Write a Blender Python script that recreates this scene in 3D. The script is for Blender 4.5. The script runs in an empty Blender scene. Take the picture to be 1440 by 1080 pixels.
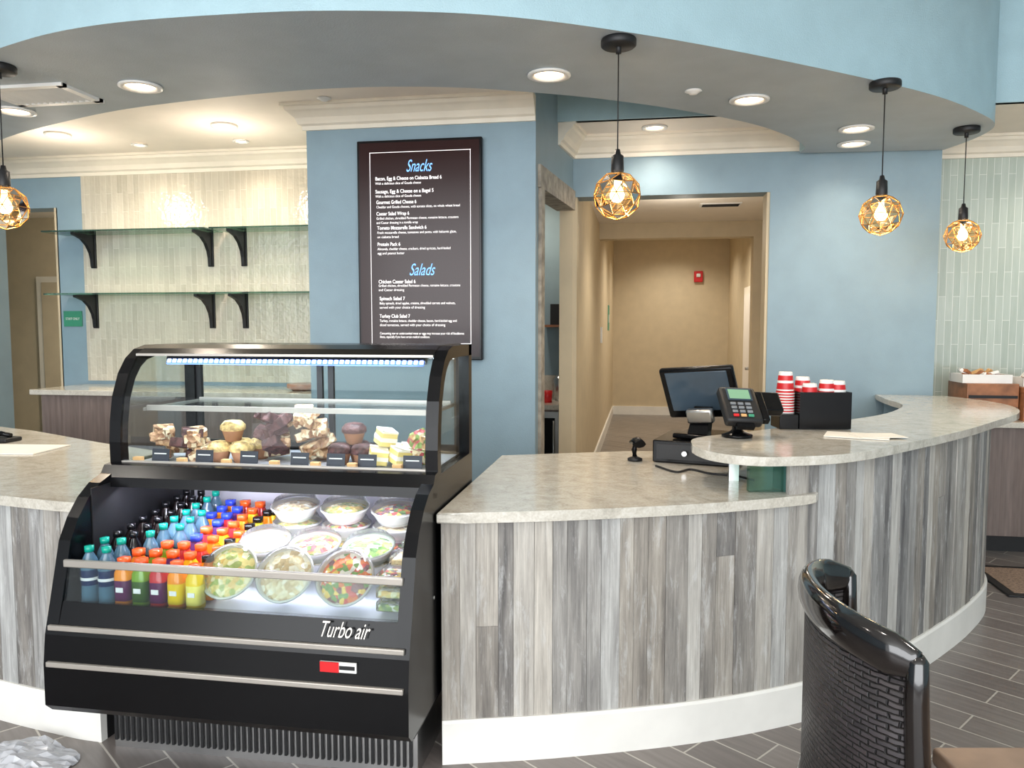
import bpy, bmesh, math, random
from mathutils import Vector, Matrix, noise, Euler
random.seed(7)
S9=math.sin(math.radians(9.5)); C9=math.cos(math.radians(9.5))
def W(x,y): return (x*C9-y*S9, x*S9+y*C9)      # survey frame -> building frame
def WL(pts): return [W(*p) for p in pts]
def lin(c):
    c=c/255.0
    return c/12.92 if c<=0.04045 else ((c+0.055)/1.055)**2.4
def col(rgb): return (lin(rgb[0]),lin(rgb[1]),lin(rgb[2]),1)
# ---------------------------------------------------------------- materials
def newmat(name):
    m=bpy.data.materials.new(name); m.use_nodes=True
    nt=m.node_tree; b=nt.nodes['Principled BSDF']; return m,nt,b
def mat(name,rgb,rough=.5,metal=0,var=0.06,vscale=6,bump=0,bscale=60,emis=None,estr=0,coat=0,spec=.5):
    m,nt,b=newmat(name); N=nt.nodes; L=nt.links
    b.inputs['Roughness'].default_value=rough; b.inputs['Metallic'].default_value=metal; b.inputs['Specular IOR Level'].default_value=spec
    tc=N.new('ShaderNodeTexCoord')
    nz=N.new('ShaderNodeTexNoise'); nz.inputs['Scale'].default_value=vscale; nz.inputs['Detail'].default_value=3
    L.new(tc.outputs['Object'],nz.inputs['Vector'])
    rp=N.new('ShaderNodeValToRGB')
    a=[max(0,v*(1-var)) for v in rgb]; d=[min(255,v*(1+var)) for v in rgb]
    rp.color_ramp.elements[0].position=.3; rp.color_ramp.elements[0].color=col(a)
    rp.color_ramp.elements[1].position=.7; rp.color_ramp.elements[1].color=col(d)
    L.new(nz.outputs['Fac'],rp.inputs['Fac']); L.new(rp.outputs['Color'],b.inputs['Base Color'])
    if bump:
        n2=N.new('ShaderNodeTexNoise'); n2.inputs['Scale'].default_value=bscale
        L.new(tc.outputs['Object'],n2.inputs['Vector'])
        bp=N.new('ShaderNodeBump'); bp.inputs['Strength'].default_value=bump; bp.inputs['Distance'].default_value=.01
        L.new(n2.outputs['Fac'],bp.inputs['Height']); L.new(bp.outputs['Normal'],b.inputs['Normal'])
    if emis: 
        b.inputs['Emission Color'].default_value=col(emis); b.inputs['Emission Strength'].default_value=estr
    if coat: b.inputs['Coat Weight'].default_value=coat; b.inputs['Coat Roughness'].default_value=.08
    return m
def glass(name,rgb=(235,245,240),refl=1.0,rough=.02,dens=0.0,drgb=(255,255,255)):
    m,nt,b=newmat(name); N=nt.nodes; L=nt.links
    N.remove(b); out=N['Material Output']
    tr=N.new('ShaderNodeBsdfTransparent'); tr.inputs['Color'].default_value=col(rgb)
    gl=N.new('ShaderNodeBsdfGlossy'); gl.inputs['Roughness'].default_value=rough
    fr=N.new('ShaderNodeFresnel'); fr.inputs['IOR'].default_value=1.45
    mu=N.new('ShaderNodeMath'); mu.operation='MULTIPLY'; mu.inputs[1].default_value=refl
    L.new(fr.outputs['Fac'],mu.inputs[0])
    mx=N.new('ShaderNodeMixShader')
    L.new(mu.outputs[0],mx.inputs['Fac']); L.new(tr.outputs[0],mx.inputs[1]); L.new(gl.outputs[0],mx.inputs[2])
    last=mx
    if dens>0:
        df=N.new('ShaderNodeBsdfPrincipled'); df.inputs['Base Color'].default_value=col(drgb); df.inputs['Roughness'].default_value=.15
        m2=N.new('ShaderNodeMixShader'); m2.inputs['Fac'].default_value=dens
        L.new(mx.outputs[0],m2.inputs[1]); L.new(df.outputs[0],m2.inputs[2]); last=m2
    L.new(last.outputs[0],out.inputs['Surface'])
    return m
def emit(name,rgb,st):
    return mat(name,rgb,.5,emis=rgb,estr=st,var=.01)
def brickmat(name,swz,bw,rh,mort,c1,c2,cm,rough,offset=.5,rot=0,bumpw=0,bumpm=.3,coat=0,ov=.35,spec=.5,bws=14):
    m,nt,b=newmat(name); N=nt.nodes; L=nt.links
    tc=N.new('ShaderNodeTexCoord'); sp=N.new('ShaderNodeSeparateXYZ'); cb=N.new('ShaderNodeCombineXYZ')
    L.new(tc.outputs['Object'],sp.inputs[0])
    L.new(sp.outputs[swz[0]],cb.inputs[0]); L.new(sp.outputs[swz[1]],cb.inputs[1])
    mp=N.new('ShaderNodeMapping'); mp.inputs['Rotation'].default_value=(0,0,math.radians(rot)); mp.inputs['Location'].default_value=(20,20,0)
    L.new(cb.outputs[0],mp.inputs['Vector'])
    br=N.new('ShaderNodeTexBrick'); br.offset=offset
    br.inputs['Scale'].default_value=1; br.inputs['Brick Width'].default_value=bw; br.inputs['Row Height'].default_value=rh
    br.inputs['Mortar Size'].default_value=mort; br.inputs['Mortar Smooth'].default_value=.1
    br.inputs['Color1'].default_value=col(c1); br.inputs['Color2'].default_value=col(c2); br.inputs['Mortar'].default_value=col(cm)
    L.new(mp.outputs[0],br.inputs['Vector'])
    nz=N.new('ShaderNodeTexNoise'); nz.inputs['Scale'].default_value=5; nz.inputs['Detail'].default_value=5
    m2=N.new('ShaderNodeMapping'); m2.inputs['Scale'].default_value=(1,9,1)
    L.new(mp.outputs[0],m2.inputs['Vector']); L.new(m2.outputs[0],nz.inputs['Vector'])
    mx=N.new('ShaderNodeMixRGB'); mx.blend_type='OVERLAY'; mx.inputs['Fac'].default_value=ov
    L.new(br.outputs['Color'],mx.inputs[1]); L.new(nz.outputs['Fac'],mx.inputs[2]); L.new(mx.outputs[0],b.inputs['Base Color'])
    b.inputs['Roughness'].default_value=rough; b.inputs['Coat Weight'].default_value=coat; b.inputs['Coat Roughness'].default_value=.04
    b.inputs['Specular IOR Level'].default_value=spec
    inv=N.new('ShaderNodeMath'); inv.operation='SUBTRACT'; inv.inputs[0].default_value=1
    L.new(br.outputs['Fac'],inv.inputs[1])
    bp=N.new('ShaderNodeBump'); bp.inputs['Strength'].default_value=bumpm; bp.inputs['Distance'].default_value=.003
    L.new(inv.outputs[0],bp.inputs['Height'])
    if bumpw:
        n3=N.new('ShaderNodeTexNoise'); n3.inputs['Scale'].default_value=bws
        L.new(tc.outputs['Object'],n3.inputs['Vector'])
        b2=N.new('ShaderNodeBump'); b2.inputs['Strength'].default_value=bumpw; b2.inputs['Distance'].default_value=.02
        L.new(n3.outputs['Fac'],b2.inputs['Height']); L.new(bp.outputs['Normal'],b2.inputs['Normal']); L.new(b2.outputs['Normal'],b.inputs['Normal'])
        L.new(b2.outputs['Normal'],b.inputs['Coat Normal'])
    else: L.new(bp.outputs['Normal'],b.inputs['Normal'])
    return m
def barnwood():
    m,nt,b=newmat('barn_wood'); N=nt.nodes; L=nt.links
    at=N.new('ShaderNodeAttribute'); at.attribute_name='tone'
    tc=N.new('ShaderNodeTexCoord')
    ad=N.new('ShaderNodeVectorMath'); ad.operation='MULTIPLY_ADD'
    L.new(at.outputs['Color'],ad.inputs[0]); L.new(tc.outputs['Object'],ad.inputs[2])
    ad.inputs[1].default_value=(3,5,37)
    def nz(sc,scale,det=6,rg=.6,dist=0):
        mp=N.new('ShaderNodeMapping'); mp.inputs['Scale'].default_value=sc
        L.new(ad.outputs[0],mp.inputs['Vector'])
        n=N.new('ShaderNodeTexNoise'); n.inputs['Scale'].default_value=scale; n.inputs['Detail'].default_value=det; n.inputs['Roughness'].default_value=rg; n.inputs['Distortion'].default_value=dist
        L.new(mp.outputs[0],n.inputs['Vector']); return n
    n1=nz((12,12,1.3),2.0,7,.65); n2=nz((60,60,1.5),2.5); n3=nz((16,16,3.0),1.7,9,.75,.4); n4=nz((40,40,.8),1.5,5,.6)
    rp=N.new('ShaderNodeValToRGB'); e=rp.color_ramp.elements
    e[0].position=.25; e[0].color=col((92,90,90)); e[1].position=.75; e[1].color=col((202,200,195))
    k=e.new(.5); k.color=col((156,153,149))
    sep=N.new('ShaderNodeSeparateColor'); L.new(at.outputs['Color'],sep.inputs[0])
    mm=N.new('ShaderNodeMath'); mm.operation='MULTIPLY_ADD'; mm.inputs[1].default_value=.70
    L.new(n1.outputs['Fac'],mm.inputs[0])
    m0=N.new('ShaderNodeMath'); m0.operation='MULTIPLY_ADD'; m0.inputs[1].default_value=.30; m0.inputs[2].default_value=-.01
    L.new(sep.outputs[0],m0.inputs[0]); L.new(m0.outputs[0],mm.inputs[2]); L.new(mm.outputs[0],rp.inputs['Fac'])
    hu=N.new('ShaderNodeMixRGB'); hu.blend_type='MULTIPLY'; hu.inputs['Fac'].default_value=1
    hr=N.new('ShaderNodeValToRGB'); hr.color_ramp.elements[0].color=col((255,249,240)); hr.color_ramp.elements[1].color=col((244,248,252))
    L.new(sep.outputs[1],hr.inputs['Fac']); L.new(rp.outputs['Color'],hu.inputs[1]); L.new(hr.outputs['Color'],hu.inputs[2])
    g=N.new('ShaderNodeMixRGB'); g.blend_type='OVERLAY'; g.inputs['Fac'].default_value=.5
    L.new(hu.outputs[0],g.inputs[1]); L.new(n2.outputs['Fac'],g.inputs[2])
    dr=N.new('ShaderNodeValToRGB'); dr.color_ramp.elements[0].position=.31; dr.color_ramp.elements[0].color=(.5,.49,.48,1); dr.color_ramp.elements[1].position=.45; dr.color_ramp.elements[1].color=(1,1,1,1)
    L.new(n4.outputs['Fac'],dr.inputs['Fac'])
    g2=N.new('ShaderNodeMixRGB'); g2.blend_type='MULTIPLY'; g2.inputs['Fac'].default_value=.5
    L.new(g.outputs[0],g2.inputs[1]); L.new(dr.outputs['Color'],g2.inputs[2])
    wr=N.new('ShaderNodeValToRGB'); wr.color_ramp.elements[0].position=.53; wr.color_ramp.elements[1].position=.66
    L.new(n3.outputs['Fac'],wr.inputs['Fac'])
    wf=N.new('ShaderNodeMath'); wf.operation='MULTIPLY'; wf.inputs[1].default_value=.5; L.new(wr.outputs['Color'],wf.inputs[0])
    w=N.new('ShaderNodeMixRGB'); L.new(wf.outputs[0],w.inputs['Fac']); L.new(g2.outputs[0],w.inputs[1]); w.inputs[2].default_value=col((206,207,206))
    L.new(w.outputs[0],b.inputs['Base Color']); b.inputs['Roughness'].default_value=.55
    bp=N.new('ShaderNodeBump'); bp.inputs['Strength'].default_value=.35; bp.inputs['Distance'].default_value=.004
    L.new(n2.outputs['Fac'],bp.inputs['Height']); L.new(bp.outputs['Normal'],b.inputs['Normal'])
    return m
def quartz():
    m,nt,b=newmat('quartz'); N=nt.nodes; L=nt.links
    tc=N.new('ShaderNodeTexCoord')
    n=N.new('ShaderNodeTexNoise'); n.inputs['Scale'].default_value=14; n.inputs['Detail'].default_value=9; n.inputs['Roughness'].default_value=.7; n.inputs['Distortion'].default_value=.8
    v=N.new('ShaderNodeTexNoise'); v.inputs['Scale'].default_value=120; v.inputs['Detail'].default_value=3
    L.new(tc.outputs['Object'],n.inputs['Vector']); L.new(tc.outputs['Object'],v.inputs['Vector'])
    rp=N.new('ShaderNodeValToRGB'); e=rp.color_ramp.elements
    e[0].position=.3; e[0].color=col((176,170,158)); e[1].position=.68; e[1].color=col((214,210,200))
    k=e.new(.48); k.color=col((199,194,182))
    L.new(n.outputs['Fac'],rp.inputs['Fac'])
    g=N.new('ShaderNodeMixRGB'); g.blend_type='OVERLAY'; g.inputs['Fac'].default_value=.3
    L.new(rp.outputs['Color'],g.inputs[1]); L.new(v.outputs['Fac'],g.inputs[2]); L.new(g.outputs[0],b.inputs['Base Color'])
    b.inputs['Roughness'].default_value=.12; b.inputs['Specular IOR Level'].default_value=.8
    return m
def woven():
    m,nt,b=newmat('woven_rattan'); N=nt.nodes; L=nt.links
    tc=N.new('ShaderNodeTexCoord'); sp=N.new('ShaderNodeSeparateXYZ'); cb=N.new('ShaderNodeCombineXYZ')
    L.new(tc.outputs['Object'],sp.inputs[0]); L.new(sp.outputs[1],cb.inputs[0]); L.new(sp.outputs[2],cb.inputs[1])
    br=N.new('ShaderNodeTexBrick'); br.inputs['Scale'].default_value=1; br.inputs['Brick Width'].default_value=.026; br.inputs['Row Height'].default_value=.011
    br.inputs['Mortar Size'].default_value=.0022; br.inputs['Mortar Smooth'].default_value=1
    br.inputs['Color1'].default_value=col((40,36,38)); br.inputs['Color2'].default_value=col((58,52,54)); br.inputs['Mortar'].default_value=col((8,7,8))
    nz=N.new('ShaderNodeTexNoise'); nz.inputs['Scale'].default_value=40
    ad=N.new('ShaderNodeVectorMath'); ad.operation='MULTIPLY_ADD'; ad.inputs[1].default_value=(.006,.006,0)
    L.new(tc.outputs['Object'],nz.inputs['Vector']); L.new(nz.outputs['Color'],ad.inputs[0]); L.new(cb.outputs[0],ad.inputs[2]); L.new(ad.outputs[0],br.inputs['Vector'])
    L.new(br.outputs['Color'],b.inputs['Base Color'])
    inv=N.new('ShaderNodeMath'); inv.operation='SUBTRACT'; inv.inputs[0].default_value=1; L.new(br.outputs['Fac'],inv.inputs[1])
    bp=N.new('ShaderNodeBump'); bp.inputs['Strength'].default_value=1; bp.inputs['Distance'].default_value=.006
    L.new(inv.outputs[0],bp.inputs['Height']); L.new(bp.outputs['Normal'],b.inputs['Normal'])
    b.inputs['Roughness'].default_value=.45
    return m
def salad(name,cols):
    m,nt,b=newmat(name); N=nt.nodes; L=nt.links
    tc=N.new('ShaderNodeTexCoord'); v=N.new('ShaderNodeTexVoronoi'); v.inputs['Scale'].default_value=55
    L.new(tc.outputs['Object'],v.inputs['Vector'])
    sp=N.new('ShaderNodeSeparateColor'); L.new(v.outputs['Color'],sp.inputs[0])
    rp=N.new('ShaderNodeValToRGB'); rp.color_ramp.interpolation='CONSTANT'; e=rp.color_ramp.elements
    e[0].color=col(cols[0]); e[1].position=1/len(cols); e[1].color=col(cols[1])
    for i in range(2,len(cols)):
        k=e.new(i/len(cols)); k.color=col(cols[i])
    L.new(sp.outputs[0],rp.inputs['Fac']); L.new(rp.outputs['Color'],b.inputs['Base Color']); b.inputs['Roughness'].default_value=.5
    bp=N.new('ShaderNodeBump'); bp.inputs['Distance'].default_value=.01; L.new(v.outputs['Distance'],bp.inputs['Height']); L.new(bp.outputs['Normal'],b.inputs['Normal'])
    return m

M={}
M['bluewall']=mat('paint_blue_grey',(136,160,173),.5,bump=.12,bscale=180,var=.02)
M['fascia']=mat('paint_sky_blue',(168,197,206),.45,bump=.25,bscale=150,var=.02)
M['soffit']=mat('paint_soffit',(172,183,190),.6,bump=.2,bscale=150,var=.02)
M['ceil']=mat('paint_ceiling_cream',(244,236,225),.7,var=.01)
M['ceilw']=mat('paint_ceiling_white',(235,235,232),.7,var=.02)
M['tan']=mat('paint_tan',(206,190,160),.65,var=.02)
M['crown']=mat('trim_white',(240,232,216),.4,var=.02)
M['base']=mat('baseboard_white',(236,234,228),.4,var=.02)
M['barn']=barnwood(); M['quartz']=quartz()
M['black']=mat('black_powdercoat',(9,9,11),.22,var=.1,spec=.22)
M['blackm']=mat('black_matte',(20,20,22),.5,var=.1)
M['steel']=mat('brushed_steel',(190,190,190),.3,1,var=.05)
M['silver']=mat('silver_trim',(176,170,162),.35,.5,var=.03)
M['white']=mat('white_plastic',(235,235,232),.4,var=.02)
M['linerw']=mat('case_liner',(206,208,218),.45,var=.02)
M['caseglass']=glass('case_glass',(243,248,248),refl=.38)
M['shelfglass']=glass('shelf_glass',(190,222,210),refl=1,dens=.12,drgb=(110,150,135))
M['amber']=glass('pendant_glass',(255,236,204),refl=1.6,rough=.05)
M['plast']=glass('clear_plastic',(242,246,246),refl=1.0,rough=.08,dens=.06)
M['bulb']=emit('bulb_warm',(255,226,176),10)
M['can']=emit('downlight_lens',(255,222,184),7)
M['led']=emit('led_strip',(160,182,255),7)
M['ledbar']=emit('led_diffuser',(96,124,240),1.6)
M['gold']=mat('amber_wire',(170,126,66),.3,.6)
M['laminate']=brickmat('laminate_grey_brown',(2,0),3,.02,.0003,(112,98,92),(128,114,108),(100,88,82),.5,bumpm=.05)
M['tileL']=brickmat('glass_tile_cream',(2,0),.30,.05,.0014,(190,182,164),(206,198,180),(222,216,200),.06,bumpw=.22,coat=.8,ov=.15,spec=1.0,bws=26)
M['tileR']=brickmat('glass_tile_green',(2,0),.36,.05,.0016,(178,190,180),(192,203,194),(230,234,228),.1,bumpw=.06,coat=.4,ov=.12)
M['floor']=brickmat('floor_plank_tile',(0,1),.62,.155,.0036,(112,104,100),(130,122,117),(186,180,170),.32,offset=.33,rot=38)
M['brownwood']=mat('brown_wood',(150,100,68),.3,var=.15,vscale=12)
M['table']=mat('table_veneer',(140,116,98),.3,var=.08,vscale=10)
M['greywood']=mat('grey_driftwood',(150,142,130),.6,var=.2,vscale=14)
M['woven']=woven()
M['tvbez']=mat('tv_bezel',(14,12,14),.25,spec=.3)
M['tvscr']=mat('tv_screen',(30,16,16),.2,emis=(54,30,28),estr=.45,var=.02,spec=.3)
M['ink']=emit('screen_white',(240,236,236),.9)
M['inkb']=emit('screen_blue',(120,180,255),1.0)
M['red']=mat('red_plastic',(205,30,35),.4)
M['green']=mat('sign_green',(60,140,110),.4)
M['paper']=mat('paper',(232,228,218),.7,var=.02)
M['kraft']=mat('kraft_block',(206,162,108),.7,var=.03)
M['card']=mat('label_card',(36,40,52),.5)

# ---------------------------------------------------------------- mesh builder
class MB:
    def __init__(s,name):
        s.name=name; s.bm=bmesh.new(); s.mats=[]; s.T=Matrix(); s.tone=s.bm.loops.layers.float_color.new('tone')
        s.curtone=(.5,.5,.5,1)
    def mi(s,m):
        if isinstance(m,str): m=M[m]
        if m not in s.mats: s.mats.append(m)
        return s.mats.index(m)
    def v(s,p): return s.bm.verts.new(s.T@Vector(p))
    def f(s,vs,m,smooth=False):
        try: fa=s.bm.faces.new(vs)
        except ValueError: return None
        fa.material_index=s.mi(m); fa.smooth=smooth
        for l in fa.loops: l[s.tone]=s.curtone
        return fa
    def box(s,c,d,m,rot=None,bev=0,seg=2):
        R=Matrix.Translation(c)
        if rot is not None: R=R@Euler(rot).to_matrix().to_4x4()
        hx,hy,hz=d[0]/2,d[1]/2,d[2]/2
        P=[(-hx,-hy,-hz),(hx,-hy,-hz),(hx,hy,-hz),(-hx,hy,-hz),(-hx,-hy,hz),(hx,-hy,hz),(hx,hy,hz),(-hx,hy,hz)]
        vs=[s.v(R@Vector(p)) for p in P]
        fs=[s.f([vs[i] for i in q],m) for q in ((3,2,1,0),(4,5,6,7),(0,1,5,4),(1,2,6,5),(2,3,7,6),(3,0,4,7))]
        if bev:
            ed=list({e for fa in fs for e in fa.edges}); mi=s.mi(m)
            r=bmesh.ops.bevel(s.bm,geom=ed,offset=bev,segments=seg,affect='EDGES',profile=.5,clamp_overlap=True)
            for fa in r['faces']: fa.material_index=mi; fa.smooth=True
        return s
    def b2(s,x0,x1,y0,y1,z0,z1,m,bev=0):
        return s.box(((x0+x1)/2,(y0+y1)/2,(z0+z1)/2),(abs(x1-x0),abs(y1-y0),abs(z1-z0)),m,bev=bev)
    def prism(s,pts,z0,z1,m,mt=None,bev=0):
        a=[s.v((p[0],p[1],z0)) for p in pts]; b=[s.v((p[0],p[1],z1)) for p in pts]
        n=len(pts); f1=s.f(a[::-1],m); f2=s.f(b,mt or m)
        for i in range(n): s.f([a[i],a[(i+1)%n],b[(i+1)%n],b[i]],m)
        if bev:
            ed=list(set(f1.edges)|set(f2.edges)); mi=s.mi(m)
            r=bmesh.ops.bevel(s.bm,geom=ed,offset=bev,segments=3,affect='EDGES',profile=.5,clamp_overlap=True)
            for fa in r['faces']: fa.material_index=mi; fa.smooth=True
    def ext(s,pts,vec,m):
        V=Vector(vec); a=[s.v(p) for p in pts]; b=[s.v(Vector(p)+V) for p in pts]; n=len(pts)
        s.f(a[::-1],m); s.f(b,m)
        for i in range(n): s.f([a[i],a[(i+1)%n],b[(i+1)%n],b[i]],m)
    def cyl(s,p0,p1,r0,m,r1=None,seg=16,caps=True,smooth=True):
        r1=r0 if r1 is None else r1
        p0=Vector(p0);p1=Vector(p1); ax=(p1-p0).normalized()
        u=ax.orthogonal().normalized(); w=ax.cross(u)
        A=[];B=[]
        for i in range(seg):
            a=2*math.pi*i/seg; o=u*math.cos(a)+w*math.sin(a)
            A.append(s.v(p0+o*r0)); B.append(s.v(p1+o*r1))
        for i in range(seg): s.f([A[i],A[(i+1)%seg],B[(i+1)%seg],B[i]],m,smooth)
        if caps: s.f(A[::-1],m); s.f(B,m)
    def lathe(s,c,prof,m,seg=20,R=None,squash=None,smooth=True,wob=0):
        Mx=Matrix.Translation(c)@(R.to_4x4() if R is not None else Matrix())
        rings=[]
        for p in prof:
            r,z=p[0],p[1]
            if r<1e-5: rings.append([s.v(Mx@Vector((0,0,z)))])
            else:
                ring=[]
                for i in range(seg):
                    a=2*math.pi*(i+.5)/seg; rr=r*(1+(wob*(-1)**i))
                    x,y=rr*math.cos(a),rr*math.sin(a)
                    if squash:
                        k=squash; q=max(abs(math.cos(a)),abs(math.sin(a))); x,y=x*((1-k)+k*.9/q),y*((1-k)+k*.9/q)
                    ring.append(s.v(Mx@Vector((x,y,z))))
                rings.append(ring)
        for j in range(len(prof)-1):
            mm=prof[j][2] if len(prof[j])>2 else m
            A,B=rings[j],rings[j+1]
            if len(A)==1 and len(B)==1: continue
            for i in range(seg):
                k=(i+1)%seg
                if len(A)==1: s.f([A[0],B[k],B[i]],mm,smooth)
                elif len(B)==1: s.f([A[i],A[k],B[0]],mm,smooth)
                else: s.f([A[i],A[k],B[k],B[i]],mm,smooth)
    def tube(s,pts,r,m,seg=8,rs=None,sc=(1,1)):
        pts=[Vector(p) for p in pts]; rings=[]
        up=Vector((0,0,1))
        for i,p in enumerate(pts):
            t=(pts[min(i+1,len(pts)-1)]-pts[max(i-1,0)]).normalized()
            u=t.cross(up)
            if u.length<.15: u=t.cross(Vector((1,0,0)))
            u.normalize(); w=u.cross(t)
            rr=rs[i] if rs else r
            rings.append([s.v(p+u*math.cos(2*math.pi*k/seg)*rr*sc[0]+w*math.sin(2*math.pi*k/seg)*rr*sc[1]) for k in range(seg)])
        for a,b in zip(rings,rings[1:]):
            for k in range(seg): s.f([a[k],a[(k+1)%seg],b[(k+1)%seg],b[k]],m,True)
        s.f(rings[0][::-1],m); s.f(rings[-1],m)
    def sweep(s,path,prof,m,smooth=False):
        n=len(path); R=[]
        for i in range(n):
            p=Vector(path[i])
            d0=(p-Vector(path[i-1])).normalized() if i>0 else None
            d1=(Vector(path[i+1])-p).normalized() if i<n-1 else None
            n0=Vector((d0.y,-d0.x)) if d0 else None; n1=Vector((d1.y,-d1.x)) if d1 else None
            if n0 is None: nn=n1
            elif n1 is None: nn=n0
            else:
                nn=(n0+n1).normalized(); nn=nn/max(.3,nn.dot(n0))
            R.append([s.v((p.x+nn.x*o,p.y+nn.y*o,z)) for o,z in prof])
        k=len(prof)
        for a,b in zip(R,R[1:]):
            for j in range(k): s.f([a[j],a[(j+1)%k],b[(j+1)%k],b[j]],m,smooth)
        s.f(R[0][::-1],m); s.f(R[-1],m)
    def done(s,parent=None):
        bmesh.ops.recalc_face_normals(s.bm,faces=s.bm.faces[:])
        me=bpy.data.meshes.new(s.name); s.bm.to_mesh(me); s.bm.free()
        for m in s.mats: me.materials.append(m)
        o=bpy.data.objects.new(s.name,me); bpy.context.scene.collection.objects.link(o)
        if parent: o.parent=parent
        return o
def cr(P,n=6):
    P=[Vector(p) for p in P]; out=[]
    for i in range(len(P)-1):
        p0=P[i-1] if i>0 else P[0]*2-P[1]; p1,p2=P[i],P[i+1]; p3=P[i+2] if i+2<len(P) else P[-1]*2-P[-2]
        for k in range(n):
            t=k/n
            out.append(.5*((2*p1)+(p2-p0)*t+(2*p0-5*p1+4*p2-p3)*t*t+(3*p1-p0-3*p2+p3)*t**3))
    out.append(P[-1]); return out
def resample(P,step):
    P=[Vector(p) for p in P]; out=[P[0]]; acc=0
    nxt=step() if callable(step) else step
    for a,b in zip(P,P[1:]):
        L=(b-a).length; pos=0
        while acc+(L-pos)>=nxt:
            pos+=nxt-acc; out.append(a+(b-a)*(pos/L)); acc=0; nxt=step() if callable(step) else step
        acc+=L-pos
    if (out[-1]-P[-1]).length>.02: out.append(P[-1])
    return out
def offs(P,o):
    out=[]
    for i,p in enumerate(P):
        t=(P[min(i+1,len(P)-1)]-P[max(i-1,0)]).normalized()
        out.append(Vector((p.x+t.y*o,p.y-t.x*o)))
    return out
def text(body,loc,size,m,parent,width=None,shear=0,rot=(math.pi/2,0,0),name='lettering',bold=0,align='LEFT'):
    cu=bpy.data.curves.new(name,'FONT'); cu.body=body; cu.size=size; cu.extrude=.0004; cu.shear=shear; cu.offset=bold; cu.align_x=align
    o=bpy.data.objects.new(name,cu); bpy.context.scene.collection.objects.link(o)
    cu.materials.append(M[m]); o.location=loc; o.rotation_euler=rot
    bpy.context.view_layer.update()
    if width and o.dimensions.x>0: o.scale.x=width/o.dimensions.x
    o.parent=parent
    return o
ZS=2.77; ZC=2.95; DB=5.94
# ---------------------------------------------------------------- room shell
b=MB('floor'); b.b2(-8,6.5,-5,15,-.1,0,'floor'); b.done()
b=MB('wall_back')
b.b2(-8,-5.55,DB,DB+.2,0,3,'bluewall'); b.b2(-5.55,-4.88,DB,DB+.2,2.55,3,'bluewall')
b.b2(-4.88,-2.06,DB,DB+.2,0,3,'bluewall')
b.b2(-.53,.89,DB,DB+.2,2.52,3,'bluewall'); b.b2(.89,2.03,DB,DB+.2,0,3,'bluewall')
b.b2(1.9,2.03,DB+.2,6.4,0,3,'bluewall')
b.done()
b=MB('wall_tile_panel'); b.b2(-4.63,-2.14,DB-.012,DB,1.1,2.84,'tileL'); b.done()
b=MB('wall_tile_right'); b.b2(2.03,6.5,6.4,6.55,0,3,'tileR'); b.done()
b=MB('wall_pier')
b.b2(-2.14,-.66,4.82,4.96,0,ZC,'bluewall'); b.b2(-2.14,-2.02,4.96,DB,0,ZC,'bluewall')
b.b2(-.68,-.66,3.6,4.83,ZC,3.75,'fascia')
b.ext([(-.66,4.82,0),(-.655,5.0,0),(-.73,5.0,0),(-.73,4.96,0)],(0,0,3.75),'bluewall')
b.ext([(-.655,5.0,2.52),(-.53,5.94,2.52),(-.63,5.94,2.52),(-.73,5.0,2.52)],(0,0,1.2),'bluewall')
b.done()
b=MB('trim_opening_casing')
def seg(p,q,z0,z1,th,off,m):
    p=Vector(p);q=Vector(q);t=(q-p).normalized();n=Vector((t.y,-t.x))
    b.ext([(*(p+n*off),z0),(*(q+n*off),z0),(*(q+n*(off-th)),z0),(*(p+n*(off-th)),z0)],(0,0,z1-z0),m)
seg((-.659,4.90),(-.531,5.92),2.42,2.56,.14,.02,'greywood')
seg((-.656,4.93),(-.645,5.01),0,2.42,.14,.02,'greywood')
b.done()
b=MB('wall_nook'); b.b2(-2.14,-.53,7.0,7.1,0,ZC,'bluewall'); b.b2(-2.14,-2.06,6.14,7,0,ZC,'bluewall'); b.done()
b=MB('nook_cabinet')
b.b2(-1.7,-.66,6.42,6.98,.1,.87,'laminate'); b.b2(-1.72,-.65,6.38,6.99,.87,.91,'quartz'); b.b2(-1.72,-.65,6.95,6.99,.91,1.12,'quartz')
b.b2(-.67,-.65,6.38,6.99,.91,1.12,'quartz')
b.b2(-1.0,-.68,6.40,6.42,.12,.85,'steel'); b.b2(-.97,-.71,6.39,6.402,.16,.80,'black')
b.cyl((-.72,6.375,.2),(-.72,6.375,.78),.008,'steel')
b.done()
b=MB('coffee_supplies'); b.lathe((-.80,6.6,.911),[(.0,0),(.04,0),(.045,.1),(.0,.1)],'red'); b.box((-.9,6.65,.942),(.1,.1,.06),'red',bev=.005); b.lathe((-.72,6.8,.911),[(0,0),(.04,0),(.05,.18),(.02,.22),(0,.22)],'steel'); b.done()
b=MB('wall_shelf_small'); b.b2(-.86,-.66,6.75,7.0,1.55,1.57,'brownwood'); b.b2(-.8,-.72,6.8,6.9,1.57,1.75,'blackm'); b.done()
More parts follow.
